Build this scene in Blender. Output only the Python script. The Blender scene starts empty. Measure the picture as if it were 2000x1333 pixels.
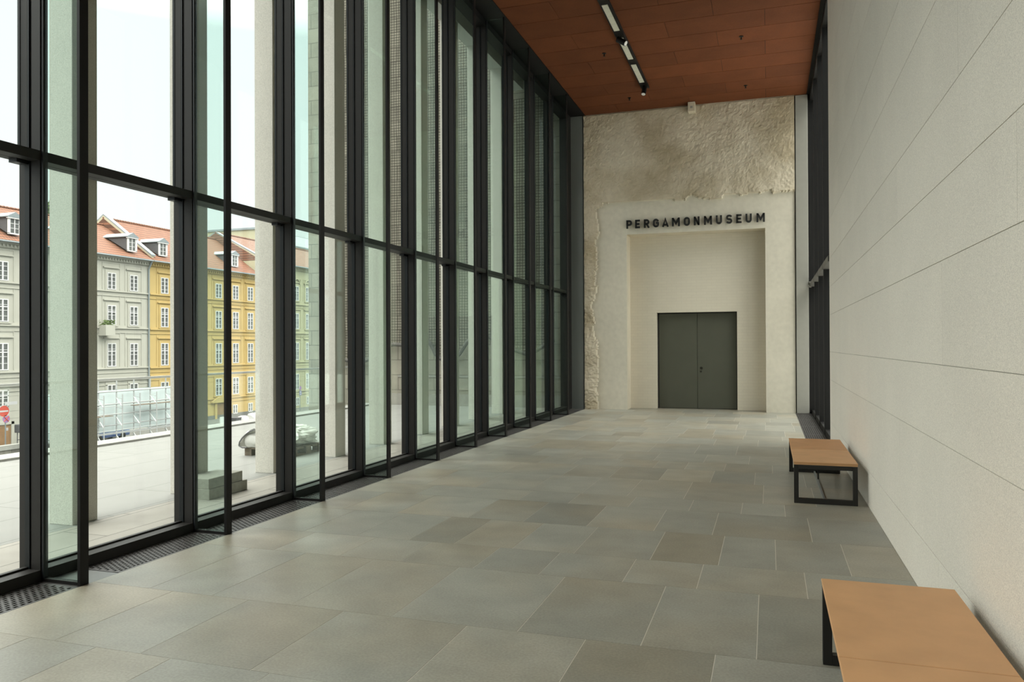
import bpy, math, random
from mathutils import Vector, Matrix, noise
random.seed(7)
SC = bpy.context.scene
COL = SC.collection

# ------------------------------------------------------------------ helpers
class MB:
    """collects polygons and links them as ONE mesh object"""
    def __init__(s):
        s.v = []; s.f = []; s.t = []; s.tone = 1.0
    def face(s, pts):
        n = len(s.v); s.v += [tuple(p) for p in pts]; s.f.append(tuple(range(n, n+len(pts)))); s.t.append(s.tone)
    def box(s, x0, x1, y0, y1, z0, z1):
        if x0 > x1: x0, x1 = x1, x0
        if y0 > y1: y0, y1 = y1, y0
        if z0 > z1: z0, z1 = z1, z0
        n = len(s.v)
        s.v += [(x0,y0,z0),(x1,y0,z0),(x1,y1,z0),(x0,y1,z0),(x0,y0,z1),(x1,y0,z1),(x1,y1,z1),(x0,y1,z1)]
        for q in ((0,3,2,1),(4,5,6,7),(0,1,5,4),(1,2,6,5),(2,3,7,6),(3,0,4,7)):
            s.f.append(tuple(n+i for i in q)); s.t.append(s.tone)
    def prism(s, poly, axis, a, b):
        """poly: 2D points counter-clockwise, extruded along axis from a to b"""
        def P(p, w):
            return {'x': (w, p[0], p[1]), 'y': (p[0], w, p[1]), 'z': (p[0], p[1], w)}[axis]
        n = len(s.v); k = len(poly)
        s.v += [P(p, a) for p in poly] + [P(p, b) for p in poly]
        s.f.append(tuple(n+i for i in range(k))); s.t.append(s.tone)
        s.f.append(tuple(n+k+i for i in reversed(range(k)))); s.t.append(s.tone)
        for i in range(k):
            j = (i+1) % k
            s.f.append((n+i, n+k+i, n+k+j, n+j)); s.t.append(s.tone)
    def tube(s, p0, p1, r, seg=8, r1=None):
        p0, p1 = Vector(p0), Vector(p1); r1 = r if r1 is None else r1
        d = (p1-p0).normalized()
        a = d.orthogonal().normalized(); b = d.cross(a)
        n = len(s.v)
        for p, rr in ((p0, r), (p1, r1)):
            for i in range(seg):
                t = 2*math.pi*i/seg
                s.v.append(tuple(p + (a*math.cos(t)+b*math.sin(t))*rr))
        for i in range(seg):
            j = (i+1) % seg
            s.f.append((n+i, n+j, n+seg+j, n+seg+i)); s.t.append(s.tone)
        s.f.append(tuple(n+i for i in reversed(range(seg)))); s.t.append(s.tone)
        s.f.append(tuple(n+seg+i for i in range(seg))); s.t.append(s.tone)
    def stroke(s, pts, t, y0, y1, closed=False):
        """a flat mitred stroke in the XZ plane, extruded from y0 to y1"""
        k = len(pts); L = []; R = []
        for i in range(k):
            p = Vector(pts[i])
            if closed: a, b = Vector(pts[i-1]), Vector(pts[(i+1) % k])
            else: a, b = Vector(pts[max(i-1, 0)]), Vector(pts[min(i+1, k-1)])
            d1 = (p-a).normalized() if (p-a).length > 1e-9 else (b-p).normalized()
            d2 = (b-p).normalized() if (b-p).length > 1e-9 else d1
            n1 = Vector((-d1.y, d1.x)); n2 = Vector((-d2.y, d2.x))
            m = (n1+n2).normalized(); c = max(m.dot(n1), 0.5)
            L.append(p + m*t/2/c); R.append(p - m*t/2/c)
        for i in range(k if closed else k-1):
            j = (i+1) % k
            s.prism([tuple(R[i]), tuple(R[j]), tuple(L[j]), tuple(L[i])], 'y', y0, y1)
    def build(s, name, mat, parent=None, origin=(0,0,0), smooth=False, bevel=0.0, tones=False, segs=2):
        me = bpy.data.meshes.new(name)
        ox, oy, oz = origin
        me.from_pydata([(x-ox, y-oy, z-oz) for x, y, z in s.v], [], s.f)
        if tones:
            at = me.attributes.new('tone', 'FLOAT', 'FACE')
            at.data.foreach_set('value', s.t)
        me.materials.append(mat)
        if smooth:
            me.polygons.foreach_set('use_smooth', [True]*len(me.polygons))
        me.validate(); me.update()
        o = bpy.data.objects.new(name, me); COL.objects.link(o)
        if parent is not None: o.parent = parent
        else: o.location = origin
        if bevel:
            m = o.modifiers.new('bevel', 'BEVEL'); m.width = bevel; m.segments = segs; m.limit_method = 'ANGLE'
        return o

def tag(o, label, cat, group=None):
    o['label'] = label; o['category'] = cat
    if group: o['group'] = group
    return o
def thing(name, label, cat, loc=(0,0,0), group=None):
    o = bpy.data.objects.new(name, None); COL.objects.link(o)
    o.location = loc; o.empty_display_size = 0.2
    return tag(o, label, cat, group)
def struct(o):
    o['kind'] = 'structure'; return o
def sempty(name, loc):
    o = bpy.data.objects.new(name, None); COL.objects.link(o); o.location = loc; o.empty_display_size = 0.2
    return struct(o)
def dup(o, parent=None):
    c = o.copy(); COL.objects.link(c)
    if parent is not None: c.parent = parent
    for ch in list(o.children): dup(ch, c)
    return c

# ------------------------------------------------------------------ materials
def new_mat(name):
    m = bpy.data.materials.new(name); m.use_nodes = True
    nt = m.node_tree; nt.nodes.clear()
    out = nt.nodes.new('ShaderNodeOutputMaterial')
    return m, nt, out
def N(nt, typ, **kw):
    n = nt.nodes.new(typ)
    for k, v in kw.items(): setattr(n, k, v)
    return n
def mth(nt, op, a, b=None):
    n = N(nt, 'ShaderNodeMath', operation=op)
    for i, x in enumerate((a, b)):
        if x is None: continue
        if isinstance(x, (int, float)): n.inputs[i].default_value = x
        else: nt.links.new(x, n.inputs[i])
    return n.outputs[0]
def surf(name, col, rough=0.6, metal=0.0, var=0.0, scale=8.0, detail=4.0, bump=0.0, bscale=40.0, tone=False,
         speck=0.0, sscale=120.0, spec=0.5, stretch=(1,1,1), col2=None, c2scale=1.2, perface=False):
    """principled surface: base colour x slow noise x per-face tone, optional specks and bump"""
    m, nt, out = new_mat(name)
    L = nt.links.new
    b = N(nt, 'ShaderNodeBsdfPrincipled'); L(b.outputs[0], out.inputs[0])
    b.inputs['Roughness'].default_value = rough; b.inputs['Metallic'].default_value = metal
    b.inputs['Specular IOR Level'].default_value = spec
    tc = N(nt, 'ShaderNodeTexCoord'); mp = N(nt, 'ShaderNodeMapping'); mp.inputs['Scale'].default_value = stretch
    L(tc.outputs['Object'], mp.inputs[0]); co = mp.outputs[0]
    if perface:     # every slab cut from another part of the quarry: shift the pattern per slab
        pa = N(nt, 'ShaderNodeAttribute', attribute_name='tone'); pv = N(nt, 'ShaderNodeVectorMath', operation='ADD')
        pm = mth(nt, 'MULTIPLY', pa.outputs['Fac'], 173.0); L(co, pv.inputs[0]); L(pm, pv.inputs[1]); co = pv.outputs[0]
    rgb = N(nt, 'ShaderNodeRGB'); rgb.outputs[0].default_value = (*col, 1); c = rgb.outputs[0]
    if col2:
        n2 = N(nt, 'ShaderNodeTexNoise'); n2.inputs['Scale'].default_value = c2scale; n2.inputs['Detail'].default_value = 5
        L(co, n2.inputs['Vector'])
        r2 = N(nt, 'ShaderNodeMapRange'); r2.inputs[1].default_value = 0.42; r2.inputs[2].default_value = 0.62
        L(n2.outputs[0], r2.inputs[0])
        mx = N(nt, 'ShaderNodeMix', data_type='RGBA'); L(r2.outputs[0], mx.inputs[0]); L(c, mx.inputs[6]); mx.inputs[7].default_value = (*col2, 1)
        c = mx.outputs[2]
    f = None
    if var:
        n = N(nt, 'ShaderNodeTexNoise'); n.inputs['Scale'].default_value = scale; n.inputs['Detail'].default_value = detail
        L(co, n.inputs['Vector'])
        r = N(nt, 'ShaderNodeMapRange'); r.inputs[1].default_value = 0.3; r.inputs[2].default_value = 0.7
        r.inputs[3].default_value = 1-var; r.inputs[4].default_value = 1+var; L(n.outputs[0], r.inputs[0]); f = r.outputs[0]
    if speck:
        n = N(nt, 'ShaderNodeTexNoise'); n.inputs['Scale'].default_value = sscale; n.inputs['Detail'].default_value = 1.5
        L(tc.outputs['Object'], n.inputs['Vector'])
        r = N(nt, 'ShaderNodeMapRange'); r.inputs[1].default_value = 0.35; r.inputs[2].default_value = 0.65
        r.inputs[3].default_value = 1-speck; r.inputs[4].default_value = 1+speck; L(n.outputs[0], r.inputs[0])
        f = r.outputs[0] if f is None else mth(nt, 'MULTIPLY', f, r.outputs[0])
    if tone:
        a = N(nt, 'ShaderNodeAttribute', attribute_name='tone')
        f = a.outputs['Fac'] if f is None else mth(nt, 'MULTIPLY', f, a.outputs['Fac'])
    if f is not None:
        v = N(nt, 'ShaderNodeVectorMath', operation='SCALE'); L(c, v.inputs[0]); L(f, v.inputs['Scale']); c = v.outputs[0]
    L(c, b.inputs['Base Color'])
    if bump:
        n = N(nt, 'ShaderNodeTexNoise'); n.inputs['Scale'].default_value = bscale; n.inputs['Detail'].default_value = 5
        L(tc.outputs['Object'], n.inputs['Vector'])
        bp = N(nt, 'ShaderNodeBump'); bp.inputs['Strength'].default_value = bump; bp.inputs['Distance'].default_value = 0.01
        L(n.outputs[0], bp.inputs['Height']); L(bp.outputs[0], b.inputs['Normal'])
    return m
def bricks(name, col, mortar, w, h, msize, axes, rough=0.8, var=0.12, bump=0.3, offset=0.5, speck=0.0):
    """regular masonry / tile pattern from the brick texture; axes picks the two object axes"""
    m, nt, out = new_mat(name); L = nt.links.new
    b = N(nt, 'ShaderNodeBsdfPrincipled'); L(b.outputs[0], out.inputs[0]); b.inputs['Roughness'].default_value = rough
    tc = N(nt, 'ShaderNodeTexCoord'); sp = N(nt, 'ShaderNodeSeparateXYZ'); L(tc.outputs['Object'], sp.inputs[0])
    cb = N(nt, 'ShaderNodeCombineXYZ'); L(sp.outputs[axes[0]], cb.inputs[0]); L(sp.outputs[axes[1]], cb.inputs[1])
    br = N(nt, 'ShaderNodeTexBrick', offset=offset); L(cb.outputs[0], br.inputs['Vector'])
    br.inputs['Color1'].default_value = (*[x*(1-var) for x in col], 1); br.inputs['Color2'].default_value = (*[x*(1+var) for x in col], 1)
    br.inputs['Mortar'].default_value = (*mortar, 1); br.inputs['Scale'].default_value = 1.0
    br.inputs['Mortar Size'].default_value = msize; br.inputs['Brick Width'].default_value = w; br.inputs['Row Height'].default_value = h
    br.inputs['Mortar Smooth'].default_value = 0.1
    n = N(nt, 'ShaderNodeTexNoise'); n.inputs['Scale'].default_value = 3.0; n.inputs['Detail'].default_value = 6
    L(tc.outputs['Object'], n.inputs['Vector'])
    r = N(nt, 'ShaderNodeMapRange'); r.inputs[1].default_value = 0.3; r.inputs[2].default_value = 0.7; r.inputs[3].default_value = 1-var; r.inputs[4].default_value = 1+var
    L(n.outputs[0], r.inputs[0])
    v = N(nt, 'ShaderNodeVectorMath', operation='SCALE'); L(br.outputs[0], v.inputs[0]); L(r.outputs[0], v.inputs['Scale'])
    L(v.outputs[0], b.inputs['Base Color'])
    if bump:
        bp = N(nt, 'ShaderNodeBump'); bp.inputs['Strength'].default_value = bump; bp.inputs['Distance'].default_value = 0.01; bp.invert = True
        L(br.outputs['Fac'], bp.inputs['Height']); L(bp.outputs[0], b.inputs['Normal'])
    return m
def glass(name, tint, f0=0.05):
    """clear pane: tinted transmission plus mirror reflection growing towards grazing angles (Schlick)"""
    m, nt, out = new_mat(name); L = nt.links.new
    tr = N(nt, 'ShaderNodeBsdfTransparent'); tr.inputs[0].default_value = (*tint, 1)
    gl = N(nt, 'ShaderNodeBsdfGlossy'); gl.inputs['Color'].default_value = (0.9, 0.97, 0.95, 1); gl.inputs['Roughness'].default_value = 0.0
    g = N(nt, 'ShaderNodeNewGeometry'); d = N(nt, 'ShaderNodeVectorMath', operation='DOT_PRODUCT')
    L(g.outputs['Normal'], d.inputs[0]); L(g.outputs['Incoming'], d.inputs[1])
    c = mth(nt, 'SUBTRACT', 1.0, mth(nt, 'ABSOLUTE', d.outputs['Value']))
    fr = mth(nt, 'ADD', f0, mth(nt, 'MULTIPLY', mth(nt, 'POWER', c, 5.0), 1-f0))
    mx = N(nt, 'ShaderNodeMixShader'); L(fr, mx.inputs[0]); L(tr.outputs[0], mx.inputs[1]); L(gl.outputs[0], mx.inputs[2])
    L(mx.outputs[0], out.inputs[0])
    return m

M = {}
M['floor'] = surf('floor_limestone', (0.288,0.285,0.245), rough=0.42, var=0.11, scale=3.2, detail=10, tone=True, speck=0.09, sscale=70, bump=0.02, bscale=60, col2=(0.30,0.272,0.21), c2scale=0.55, perface=True)
M['grout'] = surf('floor_grout', (0.62,0.59,0.52), rough=0.9)
M['wall'] = surf('wall_stone', (0.77,0.725,0.645), rough=0.8, var=0.03, scale=1.2, tone=True, speck=0.15, sscale=230, bump=0.05, bscale=230)
M['joint'] = surf('wall_joint', (0.42,0.40,0.35), rough=0.9)
M['plain'] = surf('plain_white', (0.78,0.74,0.67), rough=0.9, var=0.03)
M['ceil'] = surf('ceiling_panel', (0.135,0.042,0.0145), rough=0.8, spec=0.2, var=0.10, scale=2.0, tone=True, speck=0.06, sscale=60)
M['ceilgap'] = surf('ceiling_gap', (0.008,0.005,0.004), rough=0.9)
M['black'] = surf('black_steel', (0.007,0.0065,0.006), rough=0.55, var=0.1, scale=6, spec=0.25)
M['bronze'] = surf('mullion_steel', (0.016,0.0145,0.013), rough=0.5, var=0.1, scale=3, stretch=(1,1,0.1), spec=0.3)
M['gasket'] = surf('gasket', (0.006,0.009,0.011), rough=0.4, spec=0.3)
M['gloss'] = surf('fin_edge_steel', (0.016,0.018,0.021), rough=0.35, spec=0.4)
M['pane'] = glass('facade_glass', (0.952,0.962,0.945), 0.03)
M['fin'] = glass('fin_glass', (0.848,0.922,0.892), 0.03)
M['grate'] = surf('grate_steel', (0.045,0.042,0.040), rough=0.5, var=0.1, scale=10)
M['trench'] = surf('trench_dark', (0.01,0.01,0.01), rough=0.9)
M['plate'] = surf('cover_plate_steel', (0.16,0.17,0.165), rough=0.45, var=0.08)
M['conc'] = surf('column_concrete', (0.60,0.58,0.52), rough=0.85, var=0.03, scale=1.5, speck=0.12, sscale=130, bump=0.15, bscale=120)
M['terrace'] = bricks('terrace_paving', (0.228,0.23,0.215), (0.11,0.11,0.10), 2.4, 0.77, 0.006, (1,0), rough=0.75, var=0.04, bump=0.1)
M['coping'] = surf('coping_stone', (0.33,0.33,0.31), rough=0.8, var=0.05)
M['rough'] = None
M['leather'] = surf('tan_leather', (0.60,0.335,0.16), rough=0.5, var=0.07, scale=5, bump=0.05, bscale=250)
M['leather2'] = surf('tan_leather_darker', (0.55,0.285,0.125), rough=0.5, var=0.07, scale=5, bump=0.05, bscale=250)
M['seam'] = surf('leather_seam', (0.16,0.075,0.035), rough=0.8)
M['frame'] = surf('bench_frame', (0.010,0.009,0.008), rough=0.5)
M['door'] = surf('door_paint', (0.088,0.090,0.066), rough=0.5, var=0.05, scale=2)
M['letter'] = surf('letter_black', (0.012,0.012,0.011), rough=0.5)
M['panel'] = surf('grey_panel', (0.30,0.292,0.255), rough=0.6, var=0.03)
M['beige'] = surf('beige_plastic', (0.62,0.55,0.42), rough=0.5)
M['lampglass'] = surf('lamp_diffuser', (0.62,0.62,0.52), rough=0.35, var=0.08, scale=9)
M['lens'] = surf('lens_white', (0.75,0.75,0.72), rough=0.3)

# ------------------------------------------------------------------ camera
F_PX = 1519.7
cam = bpy.data.cameras.new('camera'); cam_o = bpy.data.objects.new('camera', cam); COL.objects.link(cam_o)
cam.sensor_fit = 'HORIZONTAL'; cam.sensor_width = 36.0; cam.lens = F_PX/2000*36; cam.clip_end = 400; cam.clip_start = 0.05
yaw, pit, rol = 0.3189, 0.0058, -0.0042
Fw = Vector((-math.sin(yaw)*math.cos(pit), math.cos(yaw)*math.cos(pit), math.sin(pit)))
Rr = Vector((math.cos(yaw), math.sin(yaw), 0)); Up = Rr.cross(Fw)
R2 = Rr*math.cos(rol)+Up*math.sin(rol); U2 = -Rr*math.sin(rol)+Up*math.cos(rol)
cam_o.matrix_world = Matrix(((R2.x,U2.x,-Fw.x,0),(R2.y,U2.y,-Fw.y,0),(R2.z,U2.z,-Fw.z,1.65),(0,0,0,1)))
SC.camera = cam_o

# ------------------------------------------------------------------ main dimensions (metres, hall runs along +Y)
XL, XG, XR = -4.52, -4.884, 0.95        # grating edge / window frame face / right wall
YE, ZC, Y0 = 19.8, 7.61, -9.0           # end wall, ceiling, wall behind the camera
BAY, YF = 1.525, 4.2                    # bay length, first visible fin
YW = 13.78                              # right wall ends, dark window begins

# ------------------------------------------------------------------ floor
courses = [
 (2.43,3.354,[-4.0,-3.522,-3.015,-2.40,-1.6,-0.9,-0.2,0.4]),
 (3.354,4.279,[-3.83,-3.222,-2.52,-1.697,-0.985,-0.28,0.35]),
 (4.279,5.39,[-4.03,-3.515,-2.906,-2.195,-1.388,-0.678,-0.072,0.5]),
 (5.39,6.01,[-3.823,-3.22,-2.695,-2.094,-1.585,-0.98,-0.475,0.231]),
 (6.01,6.95,[-3.95,-3.42,-2.915,-2.5,-1.99,-1.48,-0.877,-0.37,0.04,0.55]),
 (6.95,7.89,[-4.1,-3.5,-2.75,-2.2,-1.588,-0.982,-0.477,0.335]),
 (7.89,8.47,[-3.75,-3.1,-2.55,-2.0,-1.375,-0.767,-0.268,0.14]),
 (8.47,9.58,[-3.9,-3.25,-2.6,-1.99,-1.485,-0.878,-0.068,0.45]),
 (9.58,10.5,[-4.0,-3.3,-2.5,-1.9,-1.285,-0.68,-0.173,0.4]),
 (10.5,11.18,[-3.8,-3.1,-2.6,-2.0,-1.49,-1.075,-0.57,0.035]),
 (11.18,12.04,[-4.1,-3.4,-2.8,-2.1,-1.576,-0.88,-0.275,0.35]),
 (12.04,13.17,[-3.7,-3.0,-2.4,-1.785,-1.086,-0.48,0.228]),
 (13.17,14.08,[-4.0,-3.2,-2.5,-1.67,-0.876,-0.18,0.3])]
y = 14.08
for w in (0.62,0.93,1.1,0.62,0.93,0.9,0.62):
    xs = []; x = XL + random.uniform(0.4,0.8)
    while x < 0.6: xs.append(x); x += random.uniform(0.5,0.8)
    courses.append((y, y+w, xs)); y += w
courses[-1] = (courses[-1][0], YE, courses[-1][2])
y = 2.43
for w in (1.1,0.62,0.93,1.1,0.93,0.62,1.1,0.93,0.62,1.1,1.1,1.28):
    xs = []; x = XL + random.uniform(0.4,0.8)
    while x < 0.6: xs.append(x); x += random.uniform(0.5,0.8)
    courses.append((y-w, y, xs)); y -= w
fl = MB(); g = 0.002
TO = {(3.354,4):0.97,(4.279,5):0.80,(3.354,6):0.96,(6.01,4):1.0,(6.01,7):0.86,(4.279,2):1.05}
for a, b, xs in courses:
    xr = XR if a < YW-0.3 else 0.594
    e = [XL] + [x for x in xs if x < xr-0.1] + [xr]
    for i in range(len(e)-1):
        fl.tone = random.choice((0.84, 0.92, 0.96, 0.99, 1.01, 1.03, 1.06, 1.09)) + random.uniform(-0.012, 0.012)
        if 5.9 < a < 8: fl.tone *= 0.97
        fl.box(e[i]+g*1.2, e[i+1]-g*1.2, a+g*0.6, b-g*0.6, -0.03, 0.0)
floor = struct(fl.build('floor', M['floor'], tones=True))
gr = MB()
gr.box(XL, XR, Y0, YW, -0.25, -0.0012); gr.box(XL, 0.594, YW, YE, -0.25, -0.0012)
gr.box(-3.5, 0.0, YE, 20.62, -0.25, -0.0012)
struct(gr.build('trim_1', M['grout']))
rf = MB(); rf.tone = 1.0
for i in range(6):
    rf.tone = random.uniform(0.92,1.08); rf.box(-3.44+i*0.5617+g, -3.44+(i+1)*0.5617-g, YE+g, 20.62, -0.03, 0.0)
struct(rf.build('floor_recess', M['floor'], tones=True))

# trenches under the floor gratings
tr = MB()
tr.box(-5.10, XL, Y0, YE, -0.25, -0.20); tr.box(XL, XL+0.005, Y0, YE, -0.2, -0.002); tr.box(-5.10, -5.0, Y0, YE, -0.2, 0.0)
struct(tr.build('trim_2', M['trench']))
tr = MB(); tr.box(0.594, 1.25, YW, YE, -0.25, -0.20); tr.box(1.05, 1.25, YW, YE, -0.2, 0.0)
struct(tr.build('trim_3', M['trench']))

def grating_mesh(w, l, along, pitch, holes_l):
    """perforated plate: w across (x), l along (y), holes in staggered rows"""
    b = MB(); rows = int(round(w/pitch)) - 1
    marg = (w - rows*pitch)/2; t = 0.012
    b.box(0, marg, 0, l, -t, 0); b.box(w-marg, w, 0, l, -t, 0)
    n = int((l-0.06)/holes_l)
    for r in range(rows):
        x0 = marg + r*pitch; bar = pitch*0.42
        b.box(x0+pitch-bar/2, x0+pitch+bar/2 if r < rows-1 else x0+pitch, 0, l, -t, 0)
        if r == 0: b.box(x0, x0+bar/2, 0, l, -t, 0)
        xa, xb = x0+bar/2, x0+pitch-bar/2
        off = 0.0 if r % 2 else holes_l/2
        yy = 0.03+off; b.box(xa, xb, 0, yy, -t, 0)
        k = 0
        while yy + holes_l < l-0.02:
            b.box(xa, xb, yy+holes_l*0.62, yy+holes_l, -t, 0); yy += holes_l
        b.box(xa, xb, yy, l, -t, 0)
    for yb in (0.004, l-0.012):
        b.box(0.0, w, yb, yb+0.008, -0.05, -t)
    return b
WG = XL - XG - 0.004
gp = grating_mesh(WG, BAY-0.03, 'y', 0.036, 0.05).build('floor_grating', M['grate'])
first = True
ordn = ['first','second','third','fourth','fifth','sixth','seventh','eighth','ninth','tenth']
for k in range(-1, 10):
    o = gp if first else gp.copy()
    if not first: COL.objects.link(o)
    first = False
    o.location = (XG+0.002, YF + k*BAY + 0.02, -0.001)
    if k == -1: lab = 'perforated dark floor grating at lower left corner, cut by the picture edge'
    elif k == 9: lab = 'farthest perforated dark floor grating at the glass wall, against the end wall'
    else: lab = 'perforated dark floor grating along the glass wall, beyond the %s glass fin from the camera' % ordn[k]
    tag(o, lab, 'grating', 'floor gratings along the glass wall')
    if k == 0:
        o.location.y += 0.29; o.scale.y = (BAY-0.32)/(BAY-0.03)
cp = MB(); cp.box(XG+0.002, XL-0.002, YF+0.02, YF+0.30, -0.013, -0.001)
tag(cp.build('cover_plate', M['plate'], origin=(XG+0.1, YF+0.1, -0.013)), 'plain grey steel cover plate in the floor beside the nearest black post', 'plate')
gp2 = grating_mesh(0.42, 1.47, 'y', 0.036, 0.05).build('floor_grating', M['grate'])
for k in range(4):
    o = gp2 if k == 0 else gp2.copy()
    if k: COL.objects.link(o)
    o.location = (0.598, YW+0.012+k*1.497, -0.001)
    tag(o, 'dark floor grating by the right-hand dark window, %s' % ('nearest of four, behind the far bench','second from the far bench','third from the far bench','farthest, at the end wall')[k], 'grating', 'floor gratings at the right window')

# ------------------------------------------------------------------ glass wall, one window per bay
def make_window():
    """bay from fin at y=0 (local) to the next fin at y=BAY; local x = world x"""
    r = sempty('window_1', (0, 0, 0))
    # mullion: room-side box, groove, sash frames (upper sash sits further out than the lower)
    b = MB()
    b.box(-4.962, XG, -0.030, 0.012, 0.0, 7.61)
    b.box(-4.985, -4.962, -0.020, 0.006, 0.0, 7.61)
    b.box(-5.10, -4.985, -0.012, 0.030, 0.0, 7.61)
    b.box(-5.070, -5.003, -0.030, 0.0, 3.043, 7.56); b.box(-5.070, -5.003, 0.03, 0.055, 3.043, 7.56)
    b.build('mullion', M['bronze'], r)
    b = MB()
    b.box(-5.092, -5.070, -0.034, 0.0, 3.043, 7.5); b.box(-5.092, -5.070, 0.03, 0.06, 3.043, 7.5)
    b.box(-5.030, -4.987, -0.028, -0.010, 0.08, 2.975); b.box(-5.030, -4.987, 0.03, 0.05, 0.08, 2.975)
    b.box(-5.0, -4.987, -0.031, -0.012, 3.05, 7.5)
    b.build('gasket', M['gasket'], r)
    b = MB(); b.box(-4.972, XG, 0.012, BAY-0.030, 2.975, 3.043); b.box(-5.10, -4.972, 0.03, BAY-0.012, 2.982, 3.043)
    b.build('transom', M['bronze'], r)
    b = MB(); b.box(-5.075, -5.0, BAY-0.115, BAY-0.03, 2.955, 2.982)
    b.build('corner_bracket', M['gloss'], r)
    b = MB(); b.box(-4.99, XG, 0.012, BAY-0.030, 0.0, 0.079); b.box(-5.10, -4.99, 0.03, BAY-0.012, 0.0, 0.070); b.box(-5.035, -5.0, 0.03, BAY-0.012, 0.07, 0.092)
    b.build('sill', M['bronze'], r)
    b = MB(); b.box(-5.10, XG, 0.012, BAY-0.030, 7.50, 7.61)
    b.build('head', M['black'], r)
    b = MB(); b.box(-5.092, -5.080, 0.03, BAY-0.012, 3.043, 7.50); b.build('upper_pane', M['pane'], r)
    b = MB(); b.box(-5.026, -5.014, 0.03, BAY-0.012, 0.085, 2.982); b.build('lower_pane', M['pane'], r)
    b = MB(); b.box(XG, XL-0.022, -0.012, 0.008, 0.022, 7.6); b.build('fin_pane', M['fin'], r)
    b = MB(); b.box(XL-0.024, XL, -0.032, 0.040, 0.0, 7.61); b.build('fin_post', M['black'], r)
    b = MB(); b.box(XG, XL-0.026, -0.022, 0.018, 0.0, 0.022); b.build('fin_rail', M['black'], r)
    b = MB(); b.box(XG, XG+0.020, -0.022, 0.016, 0.0, 7.6); b.build('fin_channel', M['gloss'], r)
    return r
w0 = make_window()
for i, k in enumerate(range(-9, 10)):
    o = w0 if i == 0 else dup(w0)
    o.name = 'window_%d' % (i+1)
    o.location = (0, YF + k*BAY, 0)
ye = YF + 10*BAY
b = MB(); b.box(-5.10, XG, ye-0.03, YE, 0, 7.61)
struct(b.build('trim_4', M['bronze']))
b = MB(); b.box(-5.10, XG, Y0, YF-9*BAY-0.03, 0, 7.61)
struct(b.build('trim_5', M['bronze']))
b = MB(); b.box(-5.12, -4.49, Y0, YE, 7.61, 7.66); b.box(-5.12, -5.0, Y0, YE, 7.61, 8.9); b.box(-4.500, -4.49, Y0, YE, 7.60, 7.66)
struct(b.build('trim_6', M['black']))
b = MB(); b.box(XG, -4.565, YE-0.05, YE+0.1, 0, 7.61); b.box(-4.556, -4.545, YE-0.03, YE+0.1, 0, 7.61)
M['panel_dark'] = surf('dark_grey_panel', (0.17,0.185,0.175), rough=0.6)
struct(b.build('trim_7', M['panel_dark']))
b = MB(); b.box(-4.565, -4.53, YE-0.01, YE+0.1, 0, 7.61)
struct(b.build('trim_8', M['black']))

# ------------------------------------------------------------------ right wall (stone panels), dark window behind it
wz = [0,0.365,1.07,1.526,2.13,2.586,3.05,3.685,4.25,4.94,5.49,6.1,6.75,7.62]
vj = {0:[1.5,5.2,9.3,12.2],1:[2.2,6.61,10.6],2:[3.4,8.6,12.3],3:[1.4,5.04,9.4],4:[3.6,8.23,12.6],5:[2.4,6.66,11.0],6:[4.6,9.89],
      7:[2.8,7.4,12.0],8:[5.2,9.4],9:[3.0,8.0,12.5],10:[5.6,10.2],11:[3.2,8.4],12:[6,11]}
wb = MB(); gw = 0.0022
for i in range(len(wz)-1):
    ys = [Y0, -6.0, -2.5] + vj[i] + [YW]
    for j in range(len(ys)-1):
        wb.tone = random.uniform(0.975, 1.02)
        wb.box(XR, XR+0.03, ys[j]+gw*0.6, ys[j+1]-gw*0.6, wz[i]+gw, wz[i+1]-gw)
struct(wb.build('wall_right', M['wall'], tones=True))
b = MB(); b.box(XR+0.0045, XR+0.35, Y0, YW, -0.2, 8.5)
struct(b.build('wall_right_core', M['joint']))
b = MB(); b.box(XL-0.8, XR+0.35, Y0-0.3, Y0, -0.2, 8.5)
struct(b.build('wall_back', M['plain']))

M['edge'] = surf('mullion_edge_grey', (0.10,0.095,0.085), rough=0.5)
def make_side_window(n):
    r = sempty('window_%d' % n, (0,0,0)); L = 1.497
    b = MB(); b.box(0.955, 1.16, -0.035, 0.035, 0.0, 7.61); b.build('mullion', M['black'], r)
    b = MB(); b.box(0.953, 0.972, -0.012, 0.012, 0.0, 7.61); b.build('mullion_edge', M['edge'], r)
    b = MB(); b.box(0.935, 1.16, 0.035, L-0.035, 3.02, 3.12); b.build('transom', M['edge'], r)
    b = MB(); b.box(0.965, 1.16, 0.035, L-0.035, 0.0, 0.10); b.build('sill', M['black'], r)
    b = MB(); b.box(0.955, 1.16, 0.035, L-0.035, 7.45, 7.61); b.build('head', M['black'], r)
    b = MB(); b.box(1.13, 1.142, 0.035, L-0.035, 3.12, 7.45); b.build('upper_pane', M['pane'], r)
    b = MB(); b.box(1.13, 1.142, 0.035, L-0.035, 0.10, 3.02); b.build('lower_pane', M['pane'], r)
    return r
s0 = make_side_window(20)
for k in range(4):
    o = s0 if k == 0 else dup(s0)
    o.name = 'window_%d' % (20+k); o.location = (0, YW+0.035+k*1.497, 0)
b = MB(); b.box(0.89, 1.25, YW, YE, 7.61, 8.5)
struct(b.build('trim_9', M['black']))
b = MB(); b.box(0.625, 0.905, YE-0.06, YE+0.1, 0, 7.60)
struct(b.build('trim_10', M['panel'], bevel=0.01))
b = MB(); b.box(0.905, 1.25, YE-0.02, YE+0.1, 0, 8.5); b.box(0.600, 0.625, YE+0.02, YE+0.1, 0, 7.61)
struct(b.build('trim_11', M['black']))
b = MB(); b.box(0.915, 0.965, YE-0.10, YE-0.04, 3.0, 3.14); b.tube((0.905, YE-0.13, 3.04), (0.905, YE-0.08, 3.04), 0.02)
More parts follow.
